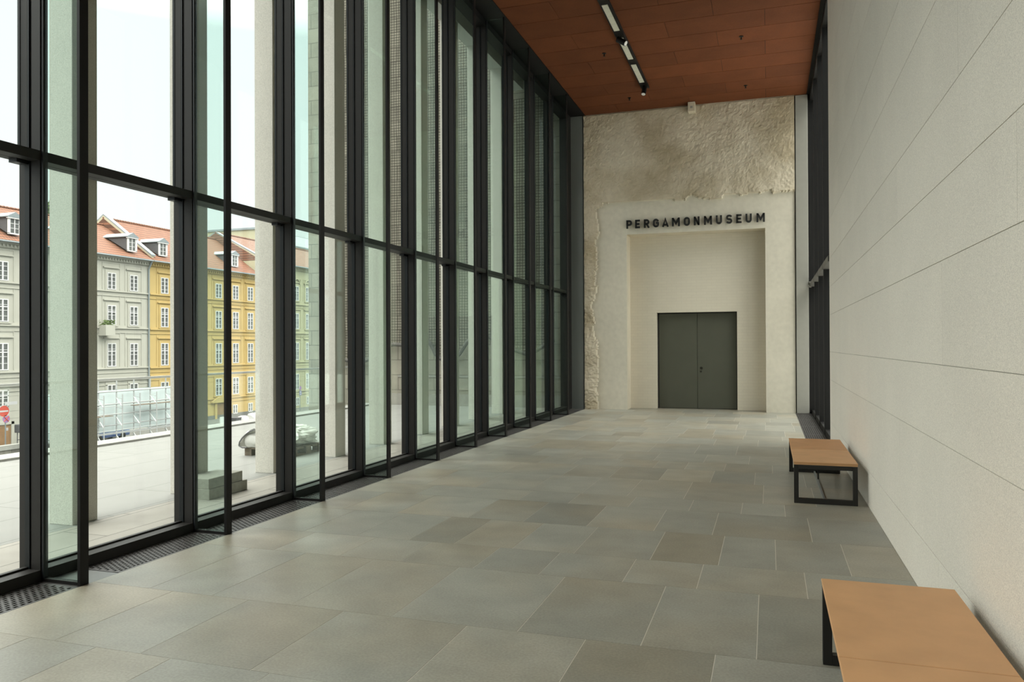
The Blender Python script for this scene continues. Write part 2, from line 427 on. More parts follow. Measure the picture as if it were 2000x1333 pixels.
tag(b.build('corner_sensor', M['panel'], origin=(0.94, YE-0.07, 3.0)), 'small pale sensor head on the transom where grey panel meets dark window', 'sensor')

# ------------------------------------------------------------------ ceiling
cb = MB(); p = 0.7585; gc = 0.006; n = 0; y1 = YE
while y1 > Y0:
    y0 = max(y1-p, Y0)
    xr = 0.885 if y1 > YW else XR
    e = [-4.49] + ([-3.59,-1.803,-0.036] if n % 2 == 0 else [-2.695,-0.918]) + [xr]
    for i in range(len(e)-1):
        cb.tone = random.uniform(0.86, 1.10)
        cb.box(e[i]+gc*0.6, e[i+1]-gc*0.6, y0+gc, y1-gc, ZC, ZC+0.03)
    y1 -= p; n += 1
struct(cb.build('ceiling', M['ceil'], tones=True))
b = MB(); b.box(-4.49, XR, Y0, YE, ZC+0.012, ZC+0.10)
struct(b.build('trim_12', M['ceilgap']))

# light track, spotlights, sprinklers
tk = thing('light_track', 'long dark recessed light track with pale diffuser panels on the brown ceiling', 'light', (-2.67, 12.0, ZC))
og = (-2.67, 12.0, ZC)
b = MB(); b.box(-2.76, -2.58, 6.0, 17.99, ZC-0.035, ZC-0.001); b.box(-2.60, -2.58, 6.0, 17.99, ZC-0.05, ZC-0.035); b.box(-2.76, -2.745, 6.0, 17.99, ZC-0.05, ZC-0.035)
b.build('housing', M['black'], tk, og)
for a in (7.2, 8.72, 10.24, 11.76, 13.33, 14.87, 16.37):
    b = MB(); b.box(-2.735, -2.63, a, a+1.17, ZC-0.045, ZC-0.036); b.build('diffuser', M['lampglass'], tk, og)
for (yy, dx, lab) in ((14.80, 0.75, 'black cylinder spotlight with white lens, clipped midway along the ceiling light track'),
                      (17.80, 0.0, 'black spotlight at the far end of the ceiling light track, pointing down')):
    o = (-2.67, yy, ZC-0.05)
    t = thing('spotlight', lab, 'spotlight', o, 'spotlights on the track')
    b = MB(); b.tube((-2.67,yy,ZC-0.0505), (-2.67,yy,ZC-0.10), 0.02); b.build('arm', M['black'], t, o)
    d = Vector((0.8,-0.2,-0.55)).normalized() if dx else Vector((-0.1,-0.35,-0.9)).normalized()
    c = Vector((-2.67, yy, ZC-0.12))
    b = MB(); b.tube(c-d*0.07, c+d*0.13, 0.055, 16); hd = b.build('head', M['black'], t, o)
    b = MB(); b.tube(c+d*0.131, c+d*0.134, 0.045, 16); b.build('lens', M['lens'], hd, o)
for (x, yy), lab in zip(((-0.474,15.64),(-3.157,15.64),(-0.474,18.64),(-3.157,18.66)),
        ('right of the light track, nearer one','left of the light track, nearer one','right of the light track, near the end wall','left of the light track, near the end wall')):
    b = MB(); b.tube((x,yy,ZC), (x,yy,ZC-0.012), 0.04, 12); b.tube((x,yy,ZC-0.012), (x,yy,ZC-0.06), 0.012); b.tube((x,yy,ZC-0.06), (x,yy,ZC-0.066), 0.022, 10)
    tag(b.build('sprinkler', M['black'], origin=(x,yy,ZC)), 'small black sprinkler in the brown ceiling, ' + lab, 'sprinkler', 'ceiling sprinklers')

# ------------------------------------------------------------------ end wall: old masonry, smooth portal, recess with door
def end_wall_material():
    m, nt, out = new_mat('old_masonry'); L = nt.links.new
    b = N(nt, 'ShaderNodeBsdfPrincipled'); L(b.outputs[0], out.inputs[0]); b.inputs['Roughness'].default_value = 0.9
    tc = N(nt, 'ShaderNodeTexCoord'); at = N(nt, 'ShaderNodeAttribute', attribute_name='roughzone')
    n1 = N(nt, 'ShaderNodeTexNoise'); n1.inputs['Scale'].default_value = 1.1; n1.inputs['Detail'].default_value = 8; L(tc.outputs['Object'], n1.inputs['Vector'])
    n2 = N(nt, 'ShaderNodeTexNoise'); n2.inputs['Scale'].default_value = 9; n2.inputs['Detail'].default_value = 8; L(tc.outputs['Object'], n2.inputs['Vector'])
    cr = N(nt, 'ShaderNodeValToRGB'); L(n1.outputs[0], cr.inputs[0])
    cr.color_ramp.elements[0].position = 0.35; cr.color_ramp.elements[0].color = (0.43,0.36,0.245,1)
    cr.color_ramp.elements[1].position = 0.62; cr.color_ramp.elements[1].color = (0.62,0.55,0.425,1)
    cs = N(nt, 'ShaderNodeValToRGB'); L(n1.outputs[0], cs.inputs[0])
    cs.color_ramp.elements[0].position = 0.30; cs.color_ramp.elements[0].color = (0.63,0.59,0.49,1)
    cs.color_ramp.elements[1].position = 0.65; cs.color_ramp.elements[1].color = (0.66,0.615,0.51,1)
    mx = N(nt, 'ShaderNodeMix', data_type='RGBA'); L(at.outputs['Fac'], mx.inputs[0]); L(cs.outputs[0], mx.inputs[6]); L(cr.outputs[0], mx.inputs[7])
    r = N(nt, 'ShaderNodeMapRange'); r.inputs[1].default_value = 0.3; r.inputs[2].default_value = 0.7; r.inputs[3].default_value = 0.95; r.inputs[4].default_value = 1.05
    L(n2.outputs[0], r.inputs[0])
    v = N(nt, 'ShaderNodeVectorMath', operation='SCALE'); L(mx.outputs[2], v.inputs[0]); L(r.outputs[0], v.inputs['Scale']); L(v.outputs[0], b.inputs['Base Color'])
    bp = N(nt, 'ShaderNodeBump'); bp.inputs['Distance'].default_value = 0.02
    L(mth(nt, 'ADD', 0.05, mth(nt, 'MULTIPLY', at.outputs['Fac'], 0.75)), bp.inputs['Strength'])
    n3 = N(nt, 'ShaderNodeTexNoise'); n3.inputs['Scale'].default_value = 11; n3.inputs['Detail'].default_value = 8; L(tc.outputs['Object'], n3.inputs['Vector'])
    L(n3.outputs[0], bp.inputs['Height']); L(bp.outputs[0], b.inputs['Normal'])
    return m
M['rough'] = end_wall_material()
RX0, RX1, RZ = -3.44, -0.07, 4.475
edge_top = [(-4.6,5.25),(-4.098,5.249),(-4.033,5.29),(-2.257,5.294),(-2.196,5.24),(-1.951,5.262),(-1.889,5.333),(-1.737,5.354),(-1.617,5.266),(-1.227,5.217),(-1.078,5.232),(-1.048,5.31),(-0.695,5.318),(-0.607,5.263),(-0.52,5.306),(-0.115,5.31),(0.058,5.371),(0.114,5.277),(0.285,5.314),(0.7,5.295)]
edge_left = [(0.0,-4.222),(1.611,-4.195),(1.643,-4.214),(1.998,-4.278),(2.645,-4.341),(3.03,-4.24),(4.32,-4.234),(4.448,-4.20),(4.833,-4.166),(5.031,-4.243),(5.16,-4.23),(5.249,-4.098),(8,-4.09)]
def interp(tab, v):
    for (a, b), (c, d) in zip(tab, tab[1:]):
        if a <= v <= c: return b + (d-b)*(v-a)/(c-a)
    return tab[-1][1]
def end_wall():
    xa, xb, step = -4.53, 0.605, 0.025
    xs = []; x = xa
    xs = sorted(set([round(xa+i*step,4) for i in range(int((xb-xa)/step)+1)] + [RX0, RX1, xb]))
    zs = sorted(set([round(i*step,4) for i in range(int(ZC/step)+1)] + [RZ, ZC]))
    V = []; Fc = []; A = []
    for z in zs:
        for x in xs:
            jx = 0.03*noise.noise(Vector((x*9, z*9, 1))) + 0.035*noise.cell(Vector((3, z*5.0, 1))) + 0.02*noise.noise(Vector((x*25, z*25, 1)))
            top = z > interp(edge_top, min(max(x, -4.6), 0.69)) + jx*0.6
            left = x < interp(edge_left, z) + jx
            rough = top or left
            y = YE
            if rough:
                q = Vector((x, z, 0))
                big = noise.fractal(q*1.1 + Vector((3,1,7)), 1.0, 2.0, 3)
                chip = noise.fractal(q*5.0 + Vector((9,2,4)), 0.9, 2.1, 6)
                amp = 0.022 if top and x < -1.9 and not left else 0.036
                if top and x < -3.6: amp = 0.03
                vor = noise.voronoi(Vector((x*3.4+0.3*chip, z*4.2+0.3*big, 0.5)))[0]
                facet = 0.5-min(vor[0], 0.6)
                fine = noise.fractal(q*16.0 + Vector((1,7,3)), 0.8, 2.0, 3)
                k = 1.0 if (x > -2.1 or left) else 0.35
                y = YE - 0.090 - 0.02*big - amp*(0.28 if not left else 0.5)*chip - amp*(0.22 if not left else 0.5)*fine - 0.016*facet*k
                y = min(y, YE-0.03)
                if z > ZC-0.02: y = YE-0.07
            else:
                y = YE - 0.004*noise.noise(Vector((x*2, z*2, 3)))
            V.append((x, y, z)); A.append(1.0 if rough else 0.0)
    nx = len(xs)
    for j in range(len(zs)-1):
        for i in range(nx-1):
            if xs[i] >= RX0-1e-4 and xs[i+1] <= RX1+1e-4 and zs[j+1] <= RZ+1e-4: continue
            Fc.append((j*nx+i, j*nx+i+1, (j+1)*nx+i+1, (j+1)*nx+i))
    me = bpy.data.meshes.new('wall_end'); me.from_pydata(V, [], Fc)
    at = me.attributes.new('roughzone', 'FLOAT', 'POINT'); at.data.foreach_set('value', A)
    me.materials.append(M['rough']); me.update()
    o = bpy.data.objects.new('wall_end', me); COL.objects.link(o); struct(o)
end_wall()
DY, DX0, DX1, DZ = 20.32, -2.762, -0.757, 2.485      # recess back, door opening
M['recess'] = bricks('painted_brick', (0.70,0.645,0.53), (0.665,0.61,0.50), 0.25, 0.075, 0.006, (0,2), var=0.012, bump=0.05)
M['reveal'] = surf('recess_reveal', (0.66,0.60,0.48), rough=0.9, var=0.06, scale=2)
b = MB()
b.box(RX0, DX0, DY, DY+0.3, 0, RZ); b.box(DX1, RX1, DY, DY+0.3, 0, RZ); b.box(DX0, DX1, DY, DY+0.3, DZ, RZ)
struct(b.build('wall_recess', M['recess']))
b = MB()
b.box(RX0-0.3, RX0, YE+0.012, DY+0.3, -0.2, RZ+0.3); b.box(RX1, RX1+0.3, YE+0.012, DY+0.3, -0.2, RZ+0.3); b.box(RX0, RX1, YE+0.012, DY+0.3, RZ, RZ+0.3)
struct(b.build('wall_reveal', M['reveal']))
b = MB(); b.box(-5.0, RX0-0.3, YE+0.1, 20.6, -0.2, 8.5); b.box(RX1+0.3, 1.25, YE+0.1, 20.6, -0.2, 8.5); b.box(RX0-0.3, RX1+0.3, YE+0.1, 20.6, RZ+0.3, 8.5); b.box(-3.8, 0.3, 20.75, 21.0, -0.2, 5)
struct(b.build('wall_end_core', M['plain']))
# door
d = sempty('door_1', (-1.76, 20.55, 0))
og = (-1.76, 20.55, 0)
b = MB(); b.box(DX0, DX0+0.035, 20.5, 20.62, 0, DZ); b.box(DX1-0.02, DX1, 20.5, 20.62, 0, DZ); b.box(DX0, DX1, 20.5, 20.62, DZ-0.025, DZ)
b.build('door_frame', M['letter'], d, og)
xm = -1.752
b = MB(); b.box(DX0+0.038, xm-0.004, 20.53, 20.58, 0.012, DZ-0.03); b.build('door_leaf', M['door'], d, og)
b = MB(); b.box(xm+0.004, DX1-0.023, 20.53, 20.58, 0.012, DZ-0.03); lf = b.build('door_leaf', M['door'], d, og)
M['lock'] = surf('lock_dark', (0.035,0.034,0.026), rough=0.4, metal=0.5)
b = MB(); b.tube((-1.655,20.531,1.05), (-1.655,20.515,1.05), 0.035, 14); b.tube((-1.655,20.515,1.05),(-1.655,20.505,1.05),0.015,8); b.tube((-1.665,20.531,0.96),(-1.665,20.518,0.96),0.025,12)
b.build('door_lock', M['lock'], lf, og)
b = MB(); b.box(DX0, DX1, 20.6, 20.66, 0, DZ); struct(b.build('trim_13', M['trench']))

# lettering
def arc(cx, cz, r, a0, a1, n=8):
    return [(cx+r*math.cos(math.radians(a0+(a1-a0)*i/n)), cz+r*math.sin(math.radians(a0+(a1-a0)*i/n))) for i in range(n+1)]
def glyph(ch, w, h, t):
    l, r, bt, tp = t/2, w-t/2, t/2, h-t/2
    e = t/2; m = h*0.5; q = min((r-l)/2, 0.06)
    if ch == 'P': return [([(l,0),(l,h)],0), ([(l,tp)]+[(r-q,tp)]+arc(r-q,tp-q,q,90,0)[1:]+arc(r-q,m-0.015+q,q,0,-90)+[(l,m-0.015)],0)]
    if ch == 'R': return [([(l,0),(l,h)],0), ([(l,tp)]+[(r-q,tp)]+arc(r-q,tp-q,q,90,0)[1:]+arc(r-q,m-0.01+q,q,0,-90)+[(l,m-0.01)],0), ([(w*0.48,m-0.01),(r+0.008,0)],0)]
    if ch == 'E': return [([(l,0),(l,h)],0), ([(l,tp),(w,tp)],0), ([(l,bt),(w,bt)],0), ([(l,m),(w*0.9,m)],0)]
    if ch == 'G': return [([(r,tp-q*0.85)]+arc(r-q,tp-q,q,10,90)+arc(l+q,tp-q,q,90,180)+arc(l+q,bt+q,q,180,270)+arc(r-q,bt+q,q,270,360)+[(r,m),(w*0.52,m)],0)]
    if ch == 'A': return [([(l*0.9,0),(w/2,h-t*0.4),(w-l*0.9,0)],0), ([(w*0.22,h*0.24),(w*0.78,h*0.24)],0)]
    if ch == 'M': return [([(l,0),(l,h)],0), ([(r,0),(r,h)],0), ([(l+0.004,h-0.012),(w/2,h*0.34),(r-0.004,h-0.012)],0)]
    if ch == 'N': return [([(l,0),(l,h)],0), ([(r,0),(r,h)],0), ([(l,h-0.01),(r,0.01)],0)]
    if ch == 'O': return [(arc(r-q,tp-q,q,0,90)+arc(l+q,tp-q,q,90,180)+arc(l+q,bt+q,q,180,270)+arc(r-q,bt+q,q,270,360),1)]
    if ch == 'U': return [([(l,h)]+arc(l+q,bt+q,q,180,270)+arc(r-q,bt+q,q,270,360)+[(r,h)],0)]
    if ch == 'S':
        s = (tp-m)/2; u = (m-bt)/2
        q1 = min(s, (r-l)/2); q2 = min(u, (r-l)/2)
        return [(arc(r-q1,tp-s,s,20,90)+arc(l+q1,tp-s,s,90,270)[0:]+arc(r-q2,bt+u,u,90,-90)+arc(l+q2,bt+u,u,-90,-160),0)]
lx = [(-3.433,-3.289),(-3.21,-3.089),(-2.988,-2.85),(-2.76,-2.609),(-2.531,-2.369),(-2.288,-2.093),(-1.997,-1.847),(-1.752,-1.613),(-1.507,-1.314),(-1.221,-1.077),(-0.98,-0.833),(-0.743,-0.614),(-0.523,-0.378),(-0.27,-0.075)]
sg = thing('lettering', 'black raised lettering PERGAMONMUSEUM mounted on the pale wall above the recess', 'sign', (-1.76, YE-0.06, 4.615))
og = (-1.76, YE-0.06, 4.615)
for ch, (a, c) in zip('PERGAMONMUSEUM', lx):
    b = MB()
    for pts, closed in glyph(ch, c-a, 0.215, 0.044):
        b.stroke([(a+x, 4.615+z) for x, z in pts], 0.044, YE-0.075, YE-0.035, bool(closed))
    for zz in (0.05, 0.17):
        b.tube(((a+0.02), YE-0.036, 4.615+zz), ((a+0.02), YE-0.002, 4.615+zz), 0.006, 6)
    b.build('letter', M['letter'], sg, og)
o = (-1.77, YE-0.25, 7.45)
t = thing('projector_box', 'small beige box-shaped sensor on the end wall right under the brown ceiling', 'sensor', o)
b = MB(); b.box(-1.855,-1.685,YE-0.36,YE-0.15,7.37,7.605); b.build('body', M['beige'], t, o, bevel=0.008)
b = MB(); b.box(-1.80,-1.74,YE-0.363,YE-0.36,7.45,7.50); b.build('vent', M['panel'], t, o)
b = MB(); b.box(-1.80,-1.74,YE-0.15,YE-0.07,7.45,7.55); b.build('bracket', M['beige'], t, o)

# ------------------------------------------------------------------ benches
def bench(loc, label):
    W, L, H = 0.61, 2.14, 0.43
    t = thing('bench', label, 'bench', loc, 'tan topped benches along the stone wall')
    for yy in (0.0, L-0.05):
        b = MB(); s = 0.045
        b.box(0,s,yy,yy+0.05,0,H-0.03); b.box(W-s,W,yy,yy+0.05,0,H-0.03); b.box(s,W-s,yy,yy+0.05,H-0.03-s,H-0.03); b.box(s,W-s,yy,yy+0.05,0,0.052)
        b.build('leg_frame', M['frame'], t, bevel=0.002)
    b = MB(); b.box(0.01,0.03,0.05,L-0.05,H-0.055,H-0.03); b.box(W-0.03,W-0.01,0.05,L-0.05,H-0.055,H-0.03); b.box(W/2-0.015,W/2+0.015,0.05,L-0.05,H-0.06,H-0.03)
    b.build('seat_rail', M['frame'], t)
    b = MB(); b.box(W/2-0.010,W/2+0.010,0.05,L-0.05,0.0,0.022); st = b.build('stretcher', M['plate'], t)
    b = MB(); b.box(W/2-0.008,W/2+0.008,L*0.6,L*0.6+0.016,0.05,H-0.06); b.build('middle_post', M['frame'], t)
    for a, c in ((0.0, L/2-0.0015), (L/2+0.0015, L)):
        b = MB(); b.box(-0.004,W+0.004,a,c,H-0.012,H); cu = b.build('seat_pad', M['leather2' if (a and loc[1] > 5) else 'leather'], t, bevel=0.004, segs=3)
        b = MB(); b.box(-0.001,W+0.001,a+0.003,c-0.003,H-0.030,H-0.0125); b.build('seat_board', M['leather'], cu)
    b = MB(); b.box(0.0,W,L/2-0.0015,L/2+0.0015,H-0.02,H-0.002); b.build('seam', M['seam'], t)
    return t
bench((0.24, 8.61, 0), 'tan leather bench with black frame, farther one beside the dark window')
bench((0.255, 2.22, 0), 'tan leather bench with black frame, nearest to camera and cut by the lower right corner')

# ------------------------------------------------------------------ outside: terrace, colonnade, roof
b = MB(); b.box(-10.52, -6.084, Y0-1, YE+0.2, -0.4, 0.0); struct(b.build('floor_terrace', M['terrace']))
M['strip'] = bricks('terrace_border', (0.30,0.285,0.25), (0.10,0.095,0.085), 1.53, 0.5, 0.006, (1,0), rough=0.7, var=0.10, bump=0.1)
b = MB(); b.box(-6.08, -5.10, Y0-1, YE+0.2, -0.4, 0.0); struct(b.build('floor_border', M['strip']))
b = MB(); b.box(-10.95, -10.52, Y0-1, YE+0.2, -1.2, 0.035); b.box(-11.5, -10.95, Y0-1, YE+0.2, -1.2, -0.04); struct(b.build('trim_14', M['coping']))
names = ['first','second','third','fourth','fifth','sixth','seventh','eighth','ninth']
for k in range(1, 10):
    yc = YF + k*BAY - (0.022 if k == 1 else 0.0)
    b = MB(); b.box(-6.40, -6.12, yc-0.142, yc+0.142, 0, 8.38)
    lab = ('pale square concrete column outside the glass, %s in the row counted from the left' % names[k-1])
    tag(b.build('column', M['conc'], origin=(-6.26, yc, 0), bevel=0.004, segs=1), lab, 'column', 'colonnade outside the glass')
M['soffit'] = surf('soffit_concrete', (0.66,0.66,0.63), rough=0.9, var=0.03)
b = MB(); b.box(-6.42, -6.10, Y0-1, YE-0.3, 8.38, 8.9); struct(b.build('trim_15', M['soffit']))
b = MB(); b.box(-6.7, 1.6, Y0-1, YE+0.1, 8.9, 9.5); struct(b.build('ceiling_roof', M['soffit']))

# railing at the terrace edge
M['steel'] = surf('stainless', (0.55,0.56,0.55), rough=0.5)
M['clear'] = glass('balustrade_glass', (0.985,0.99,0.987), 0.02)
og = (-10.7, 12, 0.055)
rl = thing('railing', 'glass balustrade with thin steel handrail along the terrace edge', 'railing', og)
b = MB(); b.box(-10.72,-10.68,-3,19.1,1.075,1.115); b.build('handrail', M['steel'], rl, og)
b = MB(); b.box(-10.72,-10.67,19.06,19.11,0.055,1.075); b.build('end_post', M['steel'], rl, og)
yy = -3.0
while yy < 18.9:
    b = MB(); b.box(-10.705,-10.69,yy+0.01,min(yy+2.0,19.05)-0.01,0.055,1.075); b.build('glass_panel', M['clear'], rl, og); yy += 2.0

# stone slabs beside a column
M['slab'] = surf('slab_stone', (0.32,0.315,0.27), rough=0.9, var=0.12, scale=18, bump=0.5, bscale=45)
b = MB(); b.prism([(-6.09,6.93),(-5.715,6.92),(-5.735,7.59),(-6.10,7.55)], 'z', 0.0, 0.115)
tag(b.build('stone_slab', M['slab'], origin=(-5.9,7.2,0), bevel=0.006), 'grey stone slab on the terrace paving, lower of the two stacked', 'stone slab', 'stacked stone slabs')
b = MB(); b.prism([(-6.10,6.935),(-5.725,6.925),(-5.755,7.53),(-6.10,7.50)], 'z', 0.1155, 0.225)
tag(b.build('stone_slab', M['slab'], origin=(-5.9,7.2,0.1155), bevel=0.006), 'grey stone slab with split front edge, upper of the two stacked', 'stone slab', 'stacked stone slabs')

# wrapped load on a pallet
M['wood'] = surf('pallet_wood', (0.16,0.13,0.095), rough=0.9, var=0.2, scale=12)
M['yard'] = surf('courtyard_stone', (0.62,0.61,0.58), rough=0.9)
b = MB(); b.box(1.3, 25, 0, 40, -0.4, 0.0); struct(b.build('floor_courtyard', M['yard']))
og = (-7.1, 10.35, 0)
pl = thing('pallet', 'weathered wooden pallet standing on the terrace under the wrapped load', 'pallet', og)
PX0, PX1, PY0, PY1 = -7.55, -6.72, 9.93, 10.80
for i, x in enumerate((PX0, (PX0+PX1)/2-0.06, PX1-0.12)):
    for yy in (PY0, (PY0+PY1)/2-0.06, PY1-0.14):
        b = MB(); b.box(x, x+0.12, yy, yy+0.14, 0.022, 0.10); b.build('block', M['wood'], pl, og)
    b = MB(); b.box(x, x+0.12, PY0, PY1, 0.0, 0.021); b.build('bottom_board', M['wood'], pl, og)
for i in range(5):
    a = PY0 + i*(PY1-PY0-0.13)/4
    b = MB(); b.box(PX0, PX1, a, a+0.13, 0.101, 0.125); b.build('deck_board', M['wood'], pl, og)
def blob(cx, cy, cz, rx, ry, rz, seed, amp=0.25, nu=40, nv=24, flat=None):
    V = []; Fc = []
    for j in range(nv+1):
        ph = math.pi*j/nv
        for i in range(nu):
            th = 2*math.pi*i/nu
            d = Vector((math.sin(ph)*math.cos(th), math.sin(ph)*math.sin(th), math.cos(ph)))
            s = 1 + amp*noise.fractal(d*1.7+Vector((seed,seed*2,1)), 0.8, 2.2, 5)
            s += 0.10*abs(noise.noise(d*4.5+Vector((seed,4,9))))
            e = [abs(c)**0.75*(1 if c > 0 else -1) for c in d]
            p = (cx+rx*e[0]*s, cy+ry*e[1]*s, cz+rz*e[2]*s)
            if flat is not None and p[2] < flat: p = (p[0], p[1], flat)
            V.append(p)
    for j in range(nv):
        for i in range(nu):
            a = j*nu+i; c = j*nu+(i+1) % nu
            Fc.append((a, a+nu, c+nu, c))
    return V, Fc
M['sheet'] = surf('plastic_sheet', (0.62,0.62,0.58), rough=0.4, var=0.10, scale=6)
M['hem'] = surf('sheet_edge', (0.12,0.12,0.12), rough=0.7)
o = (-7.1, 10.35, 0.126)
wl = thing('wrapped_load', 'bulky load wrapped in whitish plastic sheeting, lying on the wooden pallet', 'wrapped load', o)
b = MB(); b.v, b.f = blob(-7.10, 10.42, 0.265, 0.38, 0.42, 0.15, 3.1, amp=0.2, flat=0.126); b.t = [1]*len(b.f)
b.build('sheeting', M['sheet'], wl, o, smooth=False)
b = MB(); b.v, b.f = blob(-7.36, 10.10, 0.235, 0.24, 0.22, 0.15, 6.4, amp=0.12, flat=0.126); b.t = [1]*len(b.f)
b.build('loose_fold', M['sheet'], wl, o, smooth=True)
hemp = ((-7.46,0.13),(-7.54,0.128),(-7.60,0.155),(-7.59,0.21),(-7.54,0.275),(-7.47,0.335),(-7.40,0.38),(-7.33,0.405),(-7.25,0.39),(-7.17,0.34))
b = MB(); n_ = len(hemp)
for i in range(n_-1):
    (xa, za), (xc, zc) = hemp[i], hemp[i+1]
    for j in range(4):
        u, v = j/4, (j+1)/4
        P = lambda x, z, t: (x+(-7.33-x)*t*0.5, 9.86+0.24*t+0.012*math.sin(9*x+7*t), z+(0.24-z)*t*0.35+0.02*math.sin(t*6+z*20))
        b.face([P(xa,za,u), P(xc,zc,u), P(xc,zc,v), P(xa,za,v)])
b.build('open_flap', M['sheet'], wl, o, smooth=True)
b = MB(); pr = None
for x, z in hemp:
    q = Vector((x, 9.86, z))
    if pr is not None: b.tube(pr, q, 0.011, 6)
    pr = q
b.build('sheet_hem', M['hem'], wl, o)

# ------------------------------------------------------------------ museum facade outside, with safety net
M['ashlar'] = bricks('facade_ashlar', (0.235,0.22,0.175), (0.13,0.12,0.095), 1.1, 0.42, 0.012, (0,2), var=0.13, bump=0.3)
b = MB(); b.box(-12.45, -5.10, YE-0.03, 26, -9, 16); b.box(-12.75, -12.40, YE-0.10, 26, -9, 16)
struct(b.build('wall_outer', M['ashlar']))
M['shade_hem'] = surf('recess_shade_and_hem', (0.10,0.095,0.085), rough=0.9, var=0.2, scale=3)  # dark tone for the painted recess shade, also the net's rolled hem
b = MB(); b.box(-12.40, -12.20, YE-0.045, YE-0.028, 0.0, 14)  # thin dark strip painting in the shade of a recess beside the corner pier
struct(b.build('trim_16', M['shade_hem']))
M['ledge'] = surf('facade_plinth', (0.26,0.25,0.22), rough=0.9, var=0.1, scale=5, bump=0.3)
b = MB(); b.box(-10.5, -5.10, YE-0.06, YE-0.03, 0.0, 0.32); b.box(-9.9,-5.10, YE-0.05, YE-0.03, 0.78, 0.83)
struct(b.build('trim_17', M['ledge']))
def net_material():
    m, nt, out = new_mat('safety_net'); L = nt.links.new
    tc = N(nt, 'ShaderNodeTexCoord'); sp = N(nt, 'ShaderNodeSeparateXYZ'); L(tc.outputs['Object'], sp.inputs[0])
    fx = mth(nt, 'LESS_THAN', mth(nt, 'FRACT', mth(nt, 'MULTIPLY', sp.outputs[0], 1/0.075)), 0.175)
    fz = mth(nt, 'LESS_THAN', mth(nt, 'FRACT', mth(nt, 'MULTIPLY', sp.outputs[2], 1/0.075)), 0.175)
    f = mth(nt, 'MAXIMUM', fx, fz)
    df = N(nt, 'ShaderNodeBsdfDiffuse'); df.inputs[0].default_value = (0.035,0.032,0.024,1)
    tr = N(nt, 'ShaderNodeBsdfTransparent'); mx = N(nt, 'ShaderNodeMixShader')
    L(f, mx.inputs[0]); L(tr.outputs[0], mx.inputs[1]); L(df.outputs[0], mx.inputs[2]); L(mx.outputs[0], out.inputs[0])
    return m
hem = [(-12.3,1.32),(-11.6,1.28),(-11.06,1.17),(-10.74,1.27),(-10.4,1.50),(-10.0,1.70),(-9.59,1.67),(-9.2,1.83),(-8.87,1.80),(-8.65,1.35),(-8.5,1.28),(-8.2,1.33),(-7.98,1.41),(-7.7,1.82),(-7.19,1.93),(-6.6,1.6),(-6.0,1.4),(-5.3,1.8)]
og = (-8.8, YE-0.2, 1.2)
nt_ = thing('safety_net', 'dark mesh safety net with sagging rolled lower hem, hung over the old stone facade', 'net', og)
b = MB(); NX = 60
def netpt(x, z):
    return (x, YE-0.20-0.05*noise.noise(Vector((x*1.3, z*0.8, 2))), z)
for i in range(NX):
    xa = -12.3+7.0*i/NX; xb = -12.3+7.0*(i+1)/NX
    za, zb = interp(hem, xa), interp(hem, min(xb,-5.31))
    zt = 14.0 if xb < -6.78 else 8.2
    for j in range(24):
        b.face([netpt(xa, za+(zt-za)*j/24), netpt(xb, zb+(zt-zb)*j/24), netpt(xb, zb+(zt-zb)*(j+1)/24), netpt(xa, za+(zt-za)*(j+1)/24)])
b.build('mesh_sheet', net_material(), nt_, og)
b = MB(); pr = None
for i in range(NX+1):
    x = -12.3+6.99*i/NX; q = netpt(x, interp(hem, x))
    if pr is not None: b.tube(pr, q, 0.055, 8)
    pr = q
b.build('rolled_hem', M['shade_hem'], nt_, og)

# ------------------------------------------------------------------ street across the canal
SZ = -6.6
M['street'] = surf('street', (0.13,0.13,0.12), rough=0.9, var=0.1, scale=0.5)
M['water'] = surf('canal_water', (0.03,0.04,0.035), rough=0.08)
b = MB(); b.box(-60.2, -47, 10, 130, SZ-3.5, SZ); struct(b.build('floor_street', M['street']))
b = MB(); b.box(-47, -11.5, 0, 130, SZ-3.6, SZ-3.0); struct(b.build('floor_canal', M['water']))
M['quay'] = bricks('quay_stone', (0.15,0.14,0.12), (0.08,0.08,0.07), 1.2, 0.45, 0.02, (1,2), var=0.2)
M['pale'] = surf('pale_stone', (0.27,0.27,0.245), rough=0.85, var=0.06)
b = MB(); b.box(-47.2,-46.8,10,130,SZ-3.5,SZ+0.05); struct(b.build('trim_18', M['quay']))
og = (-53, 44, SZ)
t = thing('parapet', 'low stone street parapet with pale coping, at the left picture edge', 'parapet', og)
b = MB(); b.box(-53.3,-52.9,30,47.5,SZ,-5.83); b.build('wall', M['quay'], t, og)
b = MB(); b.box(-53.4,-52.8,30,47.6,-5.83,-5.5); b.build('coping', M['pale'], t, og)

M['tile'] = None
def tile_mat(name, col):
    m, nt, out = new_mat(name); L = nt.links.new
    b = N(nt, 'ShaderNodeBsdfPrincipled'); L(b.outputs[0], out.inputs[0]); b.inputs['Roughness'].default_value = 0.8
    tc = N(nt, 'ShaderNodeTexCoord'); sp = N(nt, 'ShaderNodeSeparateXYZ'); L(tc.outputs['Object'], sp.inputs[0])
    cb_ = N(nt, 'ShaderNodeCombineXYZ'); L(sp.outputs[1], cb_.inputs[0]); L(sp.outputs[2], cb_.inputs[1])
    br = N(nt, 'ShaderNodeTexBrick'); L(cb_.outputs[0], br.inputs['Vector']); br.inputs['Scale'].default_value = 1
    br.inputs['Color1'].default_value = (*[c*0.88 for c in col],1); br.inputs['Color2'].default_value = (*[c*1.12 for c in col],1); br.inputs['Mortar'].default_value = (*[c*0.45 for c in col],1)
    br.inputs['Brick Width'].default_value = 0.3; br.inputs['Row Height'].default_value = 0.30; br.inputs['Mortar Size'].default_value = 0.05
    L(br.outputs[0], b.inputs['Base Color']); return m
M['tile'] = tile_mat('roof_tile', (0.215,0.090,0.048))
